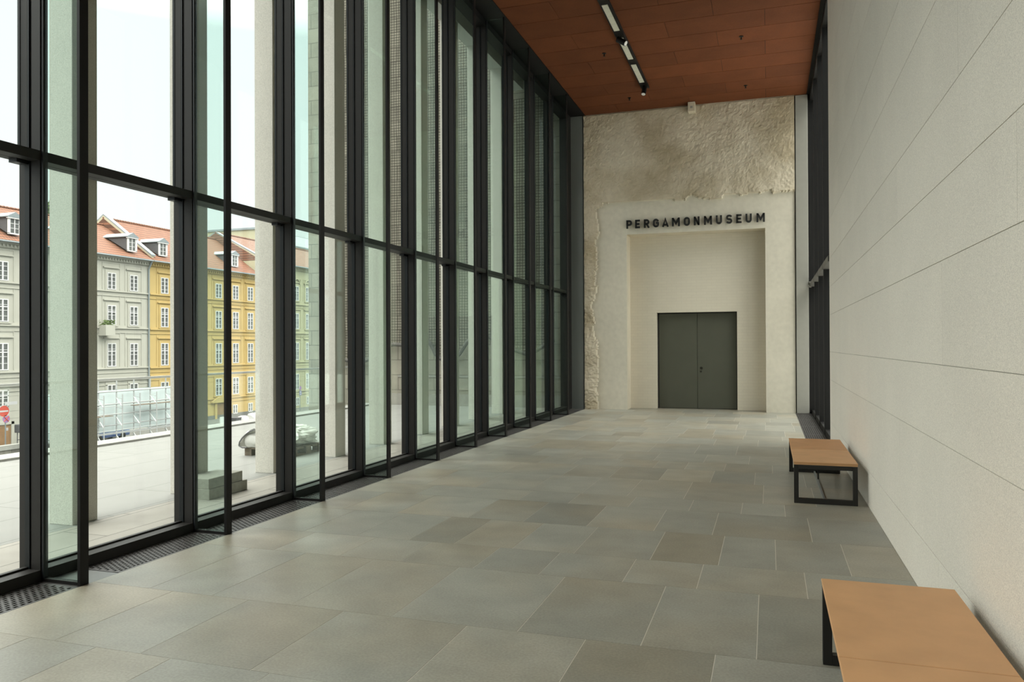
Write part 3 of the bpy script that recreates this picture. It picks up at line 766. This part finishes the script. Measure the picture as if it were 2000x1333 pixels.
M['tile2'] = tile_mat('roof_tile_dull', (0.20,0.10,0.062))
M['slate'] = surf('slate', (0.075,0.075,0.08), rough=0.7, var=0.15, scale=6)
M['zinc'] = surf('zinc', (0.20,0.23,0.24), rough=0.5, var=0.05)
M['white'] = surf('white_paint', (0.58,0.58,0.57), rough=0.5)
M['wpane'] = surf('window_dark', (0.10,0.105,0.10), rough=0.1, var=0.3, scale=1.5)
M['greyw'] = surf('render_grey', (0.375,0.37,0.32), rough=0.9, var=0.04, scale=0.7)
M['yelw'] = surf('render_yellow', (0.43,0.315,0.125), rough=0.9, var=0.05, scale=0.7)
M['grnw'] = surf('render_pale_green', (0.38,0.355,0.235), rough=0.9, var=0.05, scale=0.7)
M['browndoor'] = surf('brown_door', (0.22,0.125,0.055), rough=0.6, var=0.15, scale=2)
M['cream'] = surf('gable_cream', (0.42,0.39,0.28), rough=0.9)
HX = -60.0
def win_mesh(w, h, style):
    f = MB(); x = 0.03
    f.box(0, x+0.05, -w/2, -w/2+0.08, 0, h); f.box(0, x+0.05, w/2-0.08, w/2, 0, h); f.box(0, x+0.05, -w/2, w/2, 0, 0.08); f.box(0, x+0.05, -w/2, w/2, h-0.08, h)
    f.box(0, x+0.06, -0.06, 0.06, 0, h)
    if style == 'cross': f.box(0, x+0.05, -w/2, w/2, h*0.66-0.04, h*0.66+0.04)
    nm = 4 if style != 'low' else 2
    for i in range(1, nm): f.box(0, x+0.03, -w/2, w/2, h*i/nm-0.02, h*i/nm+0.02)
    p = MB(); p.box(-0.02, 0.02, -w/2+0.05, w/2-0.05, 0.05, h-0.05)
    return f.build('window', M['white']), p.build('pane', M['wpane'])
WM = {}
def house_window(root, y, z0, z1, w, style, origin):
    key = (round(z1-z0,2), w, style)
    if key not in WM:
        a, c = win_mesh(w, z1-z0, style); WM[key] = (a, c); first = True
        c.parent = a; o = a
    else:
        a, c = WM[key]; o = a.copy(); COL.objects.link(o); cc = c.copy(); COL.objects.link(cc); cc.parent = o
    o.parent = root; o.location = (HX+0.02-origin[0], y-origin[1], z0-origin[2])
def hood(mb, y, z0, z1, w, big=True):
    s = w/2+0.22
    mb.box(HX, HX+0.06, y-s, y-w/2, z0-0.04, z1); mb.box(HX, HX+0.06, y+w/2, y+s, z0-0.04, z1); mb.box(HX, HX+0.06, y-s, y+s, z1, z1+0.25)
    mb.box(HX, HX+0.12, y-s-0.05, y+s+0.05, z0-0.16, z0-0.04)
    if big:
        mb.box(HX, HX+0.14, y-s-0.22, y+s+0.22, z1+0.45, z1+0.56)
        mb.box(HX, HX+0.04, y-s-0.35, y-s-0.28, z0, z1+0.93); mb.box(HX, HX+0.04, y+s+0.28, y+s+0.35, z0, z1+0.93); mb.box(HX, HX+0.04, y-s-0.35, y+s+0.35, z1+0.93, z1+1.0)
def dormer(root, y, og, wallc):
    zb, zt = 11.2, 12.55; x0 = -60.05
    d = MB(); d.box(x0-0.08, x0, y-0.62, y-0.45, zb, zt); d.box(x0-0.08, x0, y+0.45, y+0.62, zb, zt); d.box(x0-0.08, x0, y-0.62, y+0.62, zb-0.06, zb+0.05)
    d.prism([(y-0.72,zt-0.1),(y+0.72,zt-0.1),(y+0.66,zt+0.05),(y,zt+0.42),(y-0.66,zt+0.05)], 'x', x0-0.1, x0+0.08)
    dm = d.build('dormer', M['white'], root, og)
    c = MB(); c.prism([(x0-0.08,zb),(x0-0.08,zt),(x0-2.6,zt)], 'y', y-0.60, y-0.56); c.prism([(x0-0.08,zb),(x0-0.08,zt),(x0-2.6,zt)], 'y', y+0.56, y+0.60)
    c.build('cheek', M['slate'], dm, og)
    r = MB(); r.prism([(y-0.75,zt),(y+0.75,zt),(y+0.75,zt+0.08),(y,zt+0.48),(y-0.75,zt+0.08)], 'x', x0-3.2, x0+0.1); r.build('dormer_roof', M['zinc'], dm, og)
    f = MB(); f.box(x0-0.06,x0-0.02,y-0.45,y-0.38,zb+0.05,zt-0.1); f.box(x0-0.06,x0-0.02,y+0.38,y+0.45,zb+0.05,zt-0.1); f.box(x0-0.06,x0-0.01,y-0.04,y+0.04,zb+0.05,zt-0.1)
    for q in (1,2): f.box(x0-0.06,x0-0.02,y-0.45,y+0.45,zb+0.05+q*0.4-0.02,zb+0.05+q*0.4+0.02)
    f.build('casement', M['white'], dm, og)
    p = MB(); p.box(x0-0.09,x0-0.05,y-0.44,y+0.44,zb+0.05,zt-0.1); p.build('pane', M['wpane'], dm, og)
def house(name, label, ya, yb, eave, ridge, wall, tile, cols, rows, cornices, dormers, parapet, low=None, skip=()):
    og = (HX, (ya+yb)/2, SZ)
    root = thing(name, label, 'building', og)
    w = MB(); w.box(HX-12, HX, ya, yb, SZ, eave)
    for z in cornices:
        w.box(HX, HX+0.14, ya, yb, z, z+0.12); w.box(HX, HX+0.06, ya, yb, z-0.42, z-0.36)
    w.box(HX, HX+0.35, ya, yb, eave-0.22, eave); w.box(HX, HX+0.18, ya, yb, eave-0.5, eave-0.22)
    yy = ya+0.2
    while yy < yb-0.1: w.box(HX+0.18, HX+0.28, yy, yy+0.14, eave-0.42, eave-0.24); yy += 0.34
    for i in range(9):
        z = SZ+0.5+i*0.62
        if z < -0.7: w.box(HX, HX+0.012, ya, yb, z, z+0.05)
    for y in cols:
        for z0, z1, wd, st, big in rows:
            if (y, z0) in skip: continue
            hood(w, y, z0, z1, wd, big)
    w.build('wall', wall, root, og)
    for y in cols:
        for z0, z1, wd, st, big in rows:
            if (y, z0) in skip: continue
            house_window(root, y, z0, z1, wd, st, og)
    if low:
        for y in low: house_window(root, y, SZ+0.35, SZ+1.4, 0.8, 'low', og)
    r = MB(); rx = -66.0
    r.prism([(HX+0.55,eave-0.02),(HX+0.55,eave+0.10),(rx,ridge),(2*rx-HX-0.55,eave+0.10),(2*rx-HX-0.55,eave-0.02)], 'y', ya, yb)
    yy = ya
    while yy < yb: r.tube((rx,yy,ridge+0.02),(rx,min(yy+0.36,yb),ridge+0.06),0.12,6); yy += 0.38
    r.build('roof', tile, root, og)
    g_ = MB(); g_.tube((HX+0.6,ya,eave-0.03),(HX+0.6,yb,eave-0.03),0.08,8); g_.build('gutter', M['zinc'], root, og)
    for y in dormers: dormer(root, y, og, wall)
    if parapet:
        pz = parapet
        q = MB(); q.prism([(HX+0.2,eave-0.1),(HX+0.2,eave+0.55),(rx,pz-0.1),(2*rx-HX-0.2,eave+0.55),(2*rx-HX-0.2,eave-0.1)], 'y', ya+0.01, ya+0.4); pp = q.build('gable_parapet', M['cream'], root, og)
        dz = pz-0.1-eave-0.55; q = MB(); q.prism([(HX+0.25,eave+0.5),(HX+0.25,eave+0.66),(rx,pz),(rx,pz-0.14)], 'y', ya+0.005, ya+0.6)
        q.prism([(2*rx-HX-0.2,eave+0.5),(2*rx-HX-0.2,eave+0.66),(rx,pz),(rx,pz-0.14)], 'y', ya+0.005, ya+0.6)
        q.build('flashing', M['zinc'], pp, og)
    return root, og
rows_g = [(7.2,8.8,1.02,'grid',True),(3.8,5.68,1.02,'cross',True),(-0.22,2.03,1.02,'cross',True),(-4.1,-1.95,1.02,'cross',False)]
rt, og = house('apartment_building', 'light grey rendered townhouse with orange tiled roof, left of the yellow house', 28, 63.70, 10.45, 14.4, M['greyw'], M['tile'],
    [31.4,34.1,36.8,39.5,42.2,45.0,47.7,50.4,53.2,56.0,58.9,61.65], rows_g, (7.0,3.45,-0.45,-1.6), [48.9,55.2,61.6], None, low=None, skip=((47.7,-4.1),))
b = MB(); b.tube((HX+0.12,63.58,SZ),(HX+0.12,63.58,9.6),0.09,8); b.tube((HX+0.12,63.58,9.6),(HX+0.55,63.58,10.4),0.09,8); b.build('downpipe', M['zinc'], rt, og)
house_window(rt, 47.7, -3.25, -1.85, 1.02, 'cross', og)
b = MB(); b.box(HX-0.02,HX+0.04,45.9,48.45,SZ,-4.75); b.build('street_door', M['browndoor'], rt, og)
b = MB(); b.box(HX,HX+0.12,48.45,48.7,SZ,-4.5); b.box(HX,HX+0.12,45.8,48.7,-4.72,-4.5); b.build('door_surround', M['greyw'], rt, og)
b = MB(); b.box(HX,HX+0.9,57.4,58.5,2.75,3.75); bl = b.build('balcony', M['greyw'], rt, og)
b = MB()
M['leaf'] = surf('leaf_green', (0.085,0.13,0.035), rough=0.7, var=0.3, scale=4)
for i in range(90):
    c = Vector((HX+random.uniform(0.1,0.9), random.uniform(57.4,58.5), 3.75+random.uniform(0,0.45))); a = Vector((random.uniform(-1,1),random.uniform(-1,1),random.uniform(-1,1))).normalized()*0.12; e2 = a.orthogonal().normalized()*0.08
    b.face([c-a, c+e2, c+a, c-e2])
b.build('balcony_plants', M['leaf'], bl, og)
rows_y = [(7.22,8.88,1.05,'grid',True),(3.72,5.75,1.05,'cross',True),(-0.28,2.05,1.05,'cross',True),(-3.95,-2.0,1.08,'cross',False)]
rt, og = house('apartment_building', 'warm yellow rendered townhouse with orange tiled roof and white windows', 63.78, 81.10, 10.45, 15.15, M['yelw'], M['tile'],
    [65.8,68.6,71.4,74.2,77.2,79.95], rows_y, (7.0,3.4,-0.55,-1.35,-4.35), [65.75,71.4,77.25], 15.6, low=[65.9,77.1,79.95])
b = MB(); b.box(HX-0.02,HX+0.05,73.85,75.25,SZ,-4.85); b.build('street_door', M['browndoor'], rt, og)
b = MB(); b.prism([(72.9,-4.75),(76.2,-4.75),(76.2,-4.6),(75.4,-4.2),(74.55,-4.02),(73.7,-4.2),(72.9,-4.6)], 'x', HX, HX+0.3); b.box(HX,HX+0.15,73.5,73.85,SZ,-4.8); b.box(HX,HX+0.15,75.25,75.6,SZ,-4.8); b.build('door_pediment', M['yelw'], rt, og)
b = MB(); b.box(HX,HX+0.10,63.78,81.10,SZ,SZ+0.42); b.build('plinth', M['street'], rt, og)
rows_p = [(7.78,9.7,0.95,'cross',True),(4.0,6.08,0.95,'cross',True),(-0.17,2.15,0.95,'cross',True),(-4.1,-2.02,0.95,'cross',False)]
rt, og = house('apartment_building', 'pale green stuccoed townhouse with arched top windows, right of the yellow house', 81.17, 108, 12.3, 16.0, M['grnw'], M['tile2'],
    [84.2,87.0,89.75,92.4,95.2,98.0,100.8,103.6,106.2], rows_p, (7.2,3.35,-0.5,-1.3,-4.4), [], 16.15, low=[87.0,89.9,92.5,95.2])
for y in (84.2,87.0,89.75,92.4,95.2):
    b = MB(); pts = [(y+0.72*math.cos(a*math.pi/10), 9.95+0.72*math.sin(a*math.pi/10)) for a in range(11)]
    for p0, p1 in zip(pts, pts[1:]): b.tube((HX+0.12,p0[0],p0[1]),(HX+0.12,p1[0],p1[1]),0.09,6)
    b.build('window_arch', M['grnw'], rt, og)
og = (-77, 114, SZ)
t = thing('rear_building', 'pale green rear building with grey mansard edge, rising behind the pale green townhouse', 'building', og)
b = MB(); b.box(-88,-75,104,128,SZ,18.3); b.prism([(-75,18.3),(-76.5,20.2),(-86,20.2),(-88,18.3)],'y',104,128); b.build('wall', M['grnw'], t, og)
b = MB(); b.prism([(-74.8,18.2),(-74.8,18.45),(-76.5,20.45),(-76.5,20.2)],'y',103.8,128); b.prism([(-76.5,20.2),(-76.5,20.5),(-86.2,20.5),(-86.2,20.2)],'y',103.8,128); b.build('roof_edge', M['zinc'], t, og)

# tree behind the grey roof
og = (-75, 66.2, SZ)
t = thing('tree', 'green leafy treetop showing above the grey house roof beside the nearest column', 'tree', og)
b = MB(); b.tube((-75,66.2,SZ),(-75,66.2,14),0.3,10,0.15)
for i in range(14):
    a = random.uniform(0,6.28); b.tube((-75,66.2,12.5+i*0.2),(-75+1.6*math.cos(a),66.2+1.6*math.sin(a),14.5+i*0.2),0.07,6,0.03)
b.build('trunk', M['wood'], t, og)
b = MB()
for i in range(2600):
    d = Vector((random.gauss(0,1),random.gauss(0,1),random.gauss(0,1))).normalized()*(random.random()**0.4)
    lump = 1+0.3*noise.noise(d*2.2)
    c = Vector((-75+2.0*d.x*lump, 66.2+1.9*d.y*lump, 15.5+2.5*d.z*lump))
    a = Vector((random.uniform(-1,1),random.uniform(-1,1),random.uniform(-1,1))).normalized()*0.16; e2 = a.orthogonal().normalized()*0.10
    b.face([c-a, c+e2, c+a, c-e2])
b.build('foliage', M['leaf'], t, og)

# street signs
M['red'] = surf('sign_red', (0.45,0.055,0.035), rough=0.5)
M['blue'] = surf('sign_blue', (0.13,0.12,0.33), rough=0.5)
M['signw'] = surf('sign_white', (0.42,0.42,0.42), rough=0.5)
def disc(mb, x, y, z, r, x1, seg=28): mb.tube((x,y,z),(x1,y,z),r,seg)
og = (-57, 45.45, SZ)
t = thing('sign_post', 'street post with red no-entry disc, small round sign and white name plate', 'sign', og)
b = MB(); b.tube((-57,45.6,SZ),(-57,45.6,-2.6),0.045,8); b.build('pole', M['zinc'], t, og)
b = MB(); disc(b,-56.95,45.42,-3.33,0.46,-56.93); nd = b.build('no_entry_disc', M['red'], t, og)
b = MB(); b.box(-56.925,-56.92,45.06,45.78,-3.40,-3.27); b.build('white_bar', M['signw'], nd, og)
b = MB(); b.v=[]; 
for i in range(28):
    a0=2*math.pi*i/28; a1=2*math.pi*(i+1)/28
    b.tube((-56.93,45.42+0.455*math.cos(a0),-3.33+0.455*math.sin(a0)),(-56.93,45.42+0.455*math.cos(a1),-3.33+0.455*math.sin(a1)),0.02,5)
b.build('white_rim', M['signw'], nd, og)
M['purple'] = surf('sign_faded_violet', (0.30,0.16,0.34), rough=0.5)
b = MB(); disc(b,-56.95,45.62,-3.96,0.30,-56.93); sd = b.build('no_stopping_disc', M['purple'], t, og)
b = MB(); b.tube((-56.925,45.42,-3.76),(-56.925,45.82,-4.16),0.035,6); b.tube((-56.925,45.42,-4.16),(-56.925,45.82,-3.76),0.035,6); b.build('cross_bars', M['red'], sd, og)
b = MB(); b.box(-56.95,-56.92,45.5,46.55,-2.86,-2.62); b.build('name_plate', M['signw'], t, og)
b = MB(); b.box(-56.95,-56.93,45.62,45.78,-4.88,-4.65); b.build('small_notice', M['signw'], t, og)
og = (-57, 46.9, SZ)
t = thing('ticket_machine', 'dark grey machine box standing on two thin legs by the grey house', 'machine', og)
b = MB()
for yy in (46.62,47.18): b.tube((-57,yy,SZ),(-57,yy,-4.6),0.035,6)
b.box(-57.05,-56.95,46.62,47.18,-5.75,-5.70); b.build('legs', M['slate'], t, og)
b = MB(); b.box(-57.25,-56.8,46.55,47.25,-5.15,-4.50); b.build('cabinet', M['slate'], t, og, bevel=0.05)
b = MB(); b.box(-56.8,-56.76,46.72,47.1,-4.95,-4.72); b.build('display', M['zinc'], t, og)
og = (-57, 86.05, SZ)
t = thing('parking_sign', 'slim street pole with small round sign and blue plate before the pale green house', 'sign', og)
b = MB(); b.tube((-57,86.05,SZ),(-57,86.05,-3.4),0.04,8); b.build('pole', M['zinc'], t, og)
b = MB(); disc(b,-56.94,86.05,-3.68,0.24,-56.92); sd = b.build('round_plate', M['purple'], t, og)
b = MB(); b.box(-56.94,-56.92,85.8,86.3,-4.6,-4.02); pb = b.build('blue_plate', M['blue'], t, og)
b = MB(); b.box(-56.918,-56.914,85.88,86.22,-4.30,-4.10); b.box(-56.918,-56.914,85.88,86.22,-4.55,-4.40); b.build('white_field', M['signw'], pb, og)

# scaffold with white sheeting
M['tube'] = surf('scaffold_steel', (0.34,0.35,0.345), rough=0.6)
M['brace'] = surf('scaffold_brace', (0.62,0.63,0.62), rough=0.5)
og = (-51, 53, SZ)
t = thing('scaffold', 'two-row tube scaffold with ladder bars and short braces across the canal', 'scaffold', og)
FX, NXs = -52.0, -50.2
ys = [44.1+1.87*i for i in range(9)]
for y in ys:
    b = MB(); b.tube((FX,y+0.02,SZ),(FX,y+0.02,-0.98),0.055,6); b.build('standard', M['tube'], t, og)
    yn = y-1.15
    b = MB(); b.tube((NXs,yn,SZ),(NXs,yn,-2.2),0.045,6); b.build('standard', M['tube'], t, og)
    b = MB()
    for z in (-2.55,-3.35,-3.95,-4.75): b.tube((FX,y,z),(NXs,yn,z-0.02),0.025,5)
    b.build('ladder_bars', M['tube'], t, og)
    b = MB()
    for z in (-2.6,-4.2,-5.7): b.tube((FX,y,z),(NXs,yn,z-0.62),0.03,5)
    b.build('brace', M['brace'], t, og)
for z, r in ((-2.05,0.06),(-3.1,0.06),(-3.95,0.055),(-4.85,0.05),(-5.5,0.055)):
    b = MB(); b.tube((FX+0.08,ys[0]-1,z),(FX+0.08,ys[-1]+1,z),r,6); b.build('ledger', M['tube'], t, og)
for z in (-3.12,-5.05,-5.35):
    b = MB(); b.tube((NXs,ys[0]-1.5,z),(NXs,ys[-1]+0.5,z),0.025,5); b.build('ledger', M['tube'], t, og)
for a, c, z in ((46.3,50.6,-4.05),(53.0,57.5,-3.35)):
    b = MB(); b.box(-51.9,-51.3,a,c,z,z+0.06); b.build('deck_board', M['wood'], t, og)
M['sheetw'] = surf('scaffold_sheet', (0.53,0.60,0.60), rough=0.6, var=0.05, scale=0.8)
b = MB(); NXX = 60
for i in range(NXX):
    a = 43.5+16.5*i/NXX; c = 43.5+16.5*(i+1)/NXX
    xa = FX-0.45+0.05*math.sin(a*3.3); xc = FX-0.45+0.05*math.sin(c*3.3)
    b.prism([(xa,a),(xc,c),(xc-0.02,c),(xa-0.02,a)], 'z', -5.45, -1.95)
tag(b.build('scaffold_sheeting', M['sheetw'], origin=(FX-0.45,52,-5.45)), 'pale bluish white sheeting stretched behind the tube scaffold', 'sheeting')

# blue car, seen under the sheeting
M['carblue'] = surf('car_blue', (0.05,0.10,0.26), rough=0.3)
M['tyre'] = surf('tyre', (0.012,0.012,0.012), rough=0.8)
og = (-56, 54.2, SZ)
t = thing('car', 'blue car parked on the street behind the scaffold', 'car', og)
b = MB(); b.prism([(52.1,SZ+0.28),(56.3,SZ+0.28),(56.35,SZ+0.75),(55.3,SZ+0.9),(54.7,SZ+1.38),(52.9,SZ+1.42),(52.2,SZ+0.95)], 'x', -56.85, -55.2); b.build('body', M['carblue'], t, og, bevel=0.06)
b = MB(); b.prism([(52.6,SZ+0.93),(55.1,SZ+0.93),(54.6,SZ+1.3),(52.95,SZ+1.33)], 'x', -55.21, -55.185); b.build('side_window', M['wpane'], t, og)
for yy in (52.9,55.5):
    for xx in (-56.8,-55.4):
        b = MB(); b.tube((xx,yy,SZ+0.31),(xx+0.22,yy,SZ+0.31),0.31,18); b.build('wheel', M['tyre'], t, og)
# building-site bits on the quay before the yellow house
def sack(x, y, rx, ry, rz, seed, label):
    b = MB(); b.v, b.f = blob(x, y, SZ+rz*0.8, rx, ry, rz, seed, nu=20, nv=12, flat=SZ); b.t = [1]*len(b.f)
    tag(b.build('sack', M['white'], origin=(x,y,SZ), smooth=True), label, 'sack', 'white sacks on the quay')
sack(-54, 70.75, 0.55, 0.55, 0.42, 1.3, 'white bulging sack on the quay, left one in front of the yellow house')
sack(-54, 72.6, 0.6, 0.8, 0.52, 5.7, 'white bulging sack on the quay, right one in front of the yellow house')
b = MB(); b.box(-54.6,-53.6,69.1,69.95,SZ,SZ+0.62); b.box(-54.65,-53.55,69.05,70.0,SZ+0.62,SZ+0.7)
tag(b.build('crate', M['slate'], origin=(-54.1,69.5,SZ), bevel=0.02), 'grey box with lid on the quay, left of the white sacks', 'box')
b = MB(); b.box(-54.1,-54.0,67.1,67.7,SZ,SZ+0.95); b.box(-54.4,-53.7,67.2,67.26,SZ,SZ+0.1); b.box(-54.4,-53.7,67.54,67.6,SZ,SZ+0.1)
tag(b.build('barrier_board', M['white'], origin=(-54,67.4,SZ)), 'white upright barrier board on the quay, just left of a black window post', 'board')

# ------------------------------------------------------------------ daylight: overcast sky
w = bpy.data.worlds.new('sky'); SC.world = w; w.use_nodes = True
nt = w.node_tree; nt.nodes.clear(); L = nt.links.new
out = nt.nodes.new('ShaderNodeOutputWorld'); bg = nt.nodes.new('ShaderNodeBackground'); L(bg.outputs[0], out.inputs[0])
tc = nt.nodes.new('ShaderNodeTexCoord'); sp = nt.nodes.new('ShaderNodeSeparateXYZ'); L(tc.outputs['Generated'], sp.inputs[0])
cr = nt.nodes.new('ShaderNodeValToRGB'); L(sp.outputs[2], cr.inputs[0])
cr.color_ramp.elements[0].position = 0.0; cr.color_ramp.elements[0].color = (0.148,0.155,0.153,1)
cr.color_ramp.elements[1].position = 1.0; cr.color_ramp.elements[1].color = (1.0,0.98,0.93,1)
e = cr.color_ramp.elements.new(0.36); e.color = (0.138,0.158,0.158,1)
e = cr.color_ramp.elements.new(0.52); e.color = (0.80,0.80,0.77,1)
L(cr.outputs[0], bg.inputs[0]); bg.inputs[1].default_value = 8.0

# ------------------------------------------------------------------ colour management and sampling quality
vs = SC.view_settings
vs.view_transform = 'Standard'; vs.look = 'None'; vs.gamma = 1.0; vs.use_curve_mapping = False; vs.exposure = 0.0
SC.display_settings.display_device = 'sRGB'
cy = SC.cycles
cy.max_bounces = 14; cy.diffuse_bounces = 8; cy.glossy_bounces = 5; cy.transparent_max_bounces = 40; cy.transmission_bounces = 6
cy.use_denoising = True; cy.caustics_reflective = False; cy.caustics_refractive = False; cy.sample_clamp_indirect = 6.0
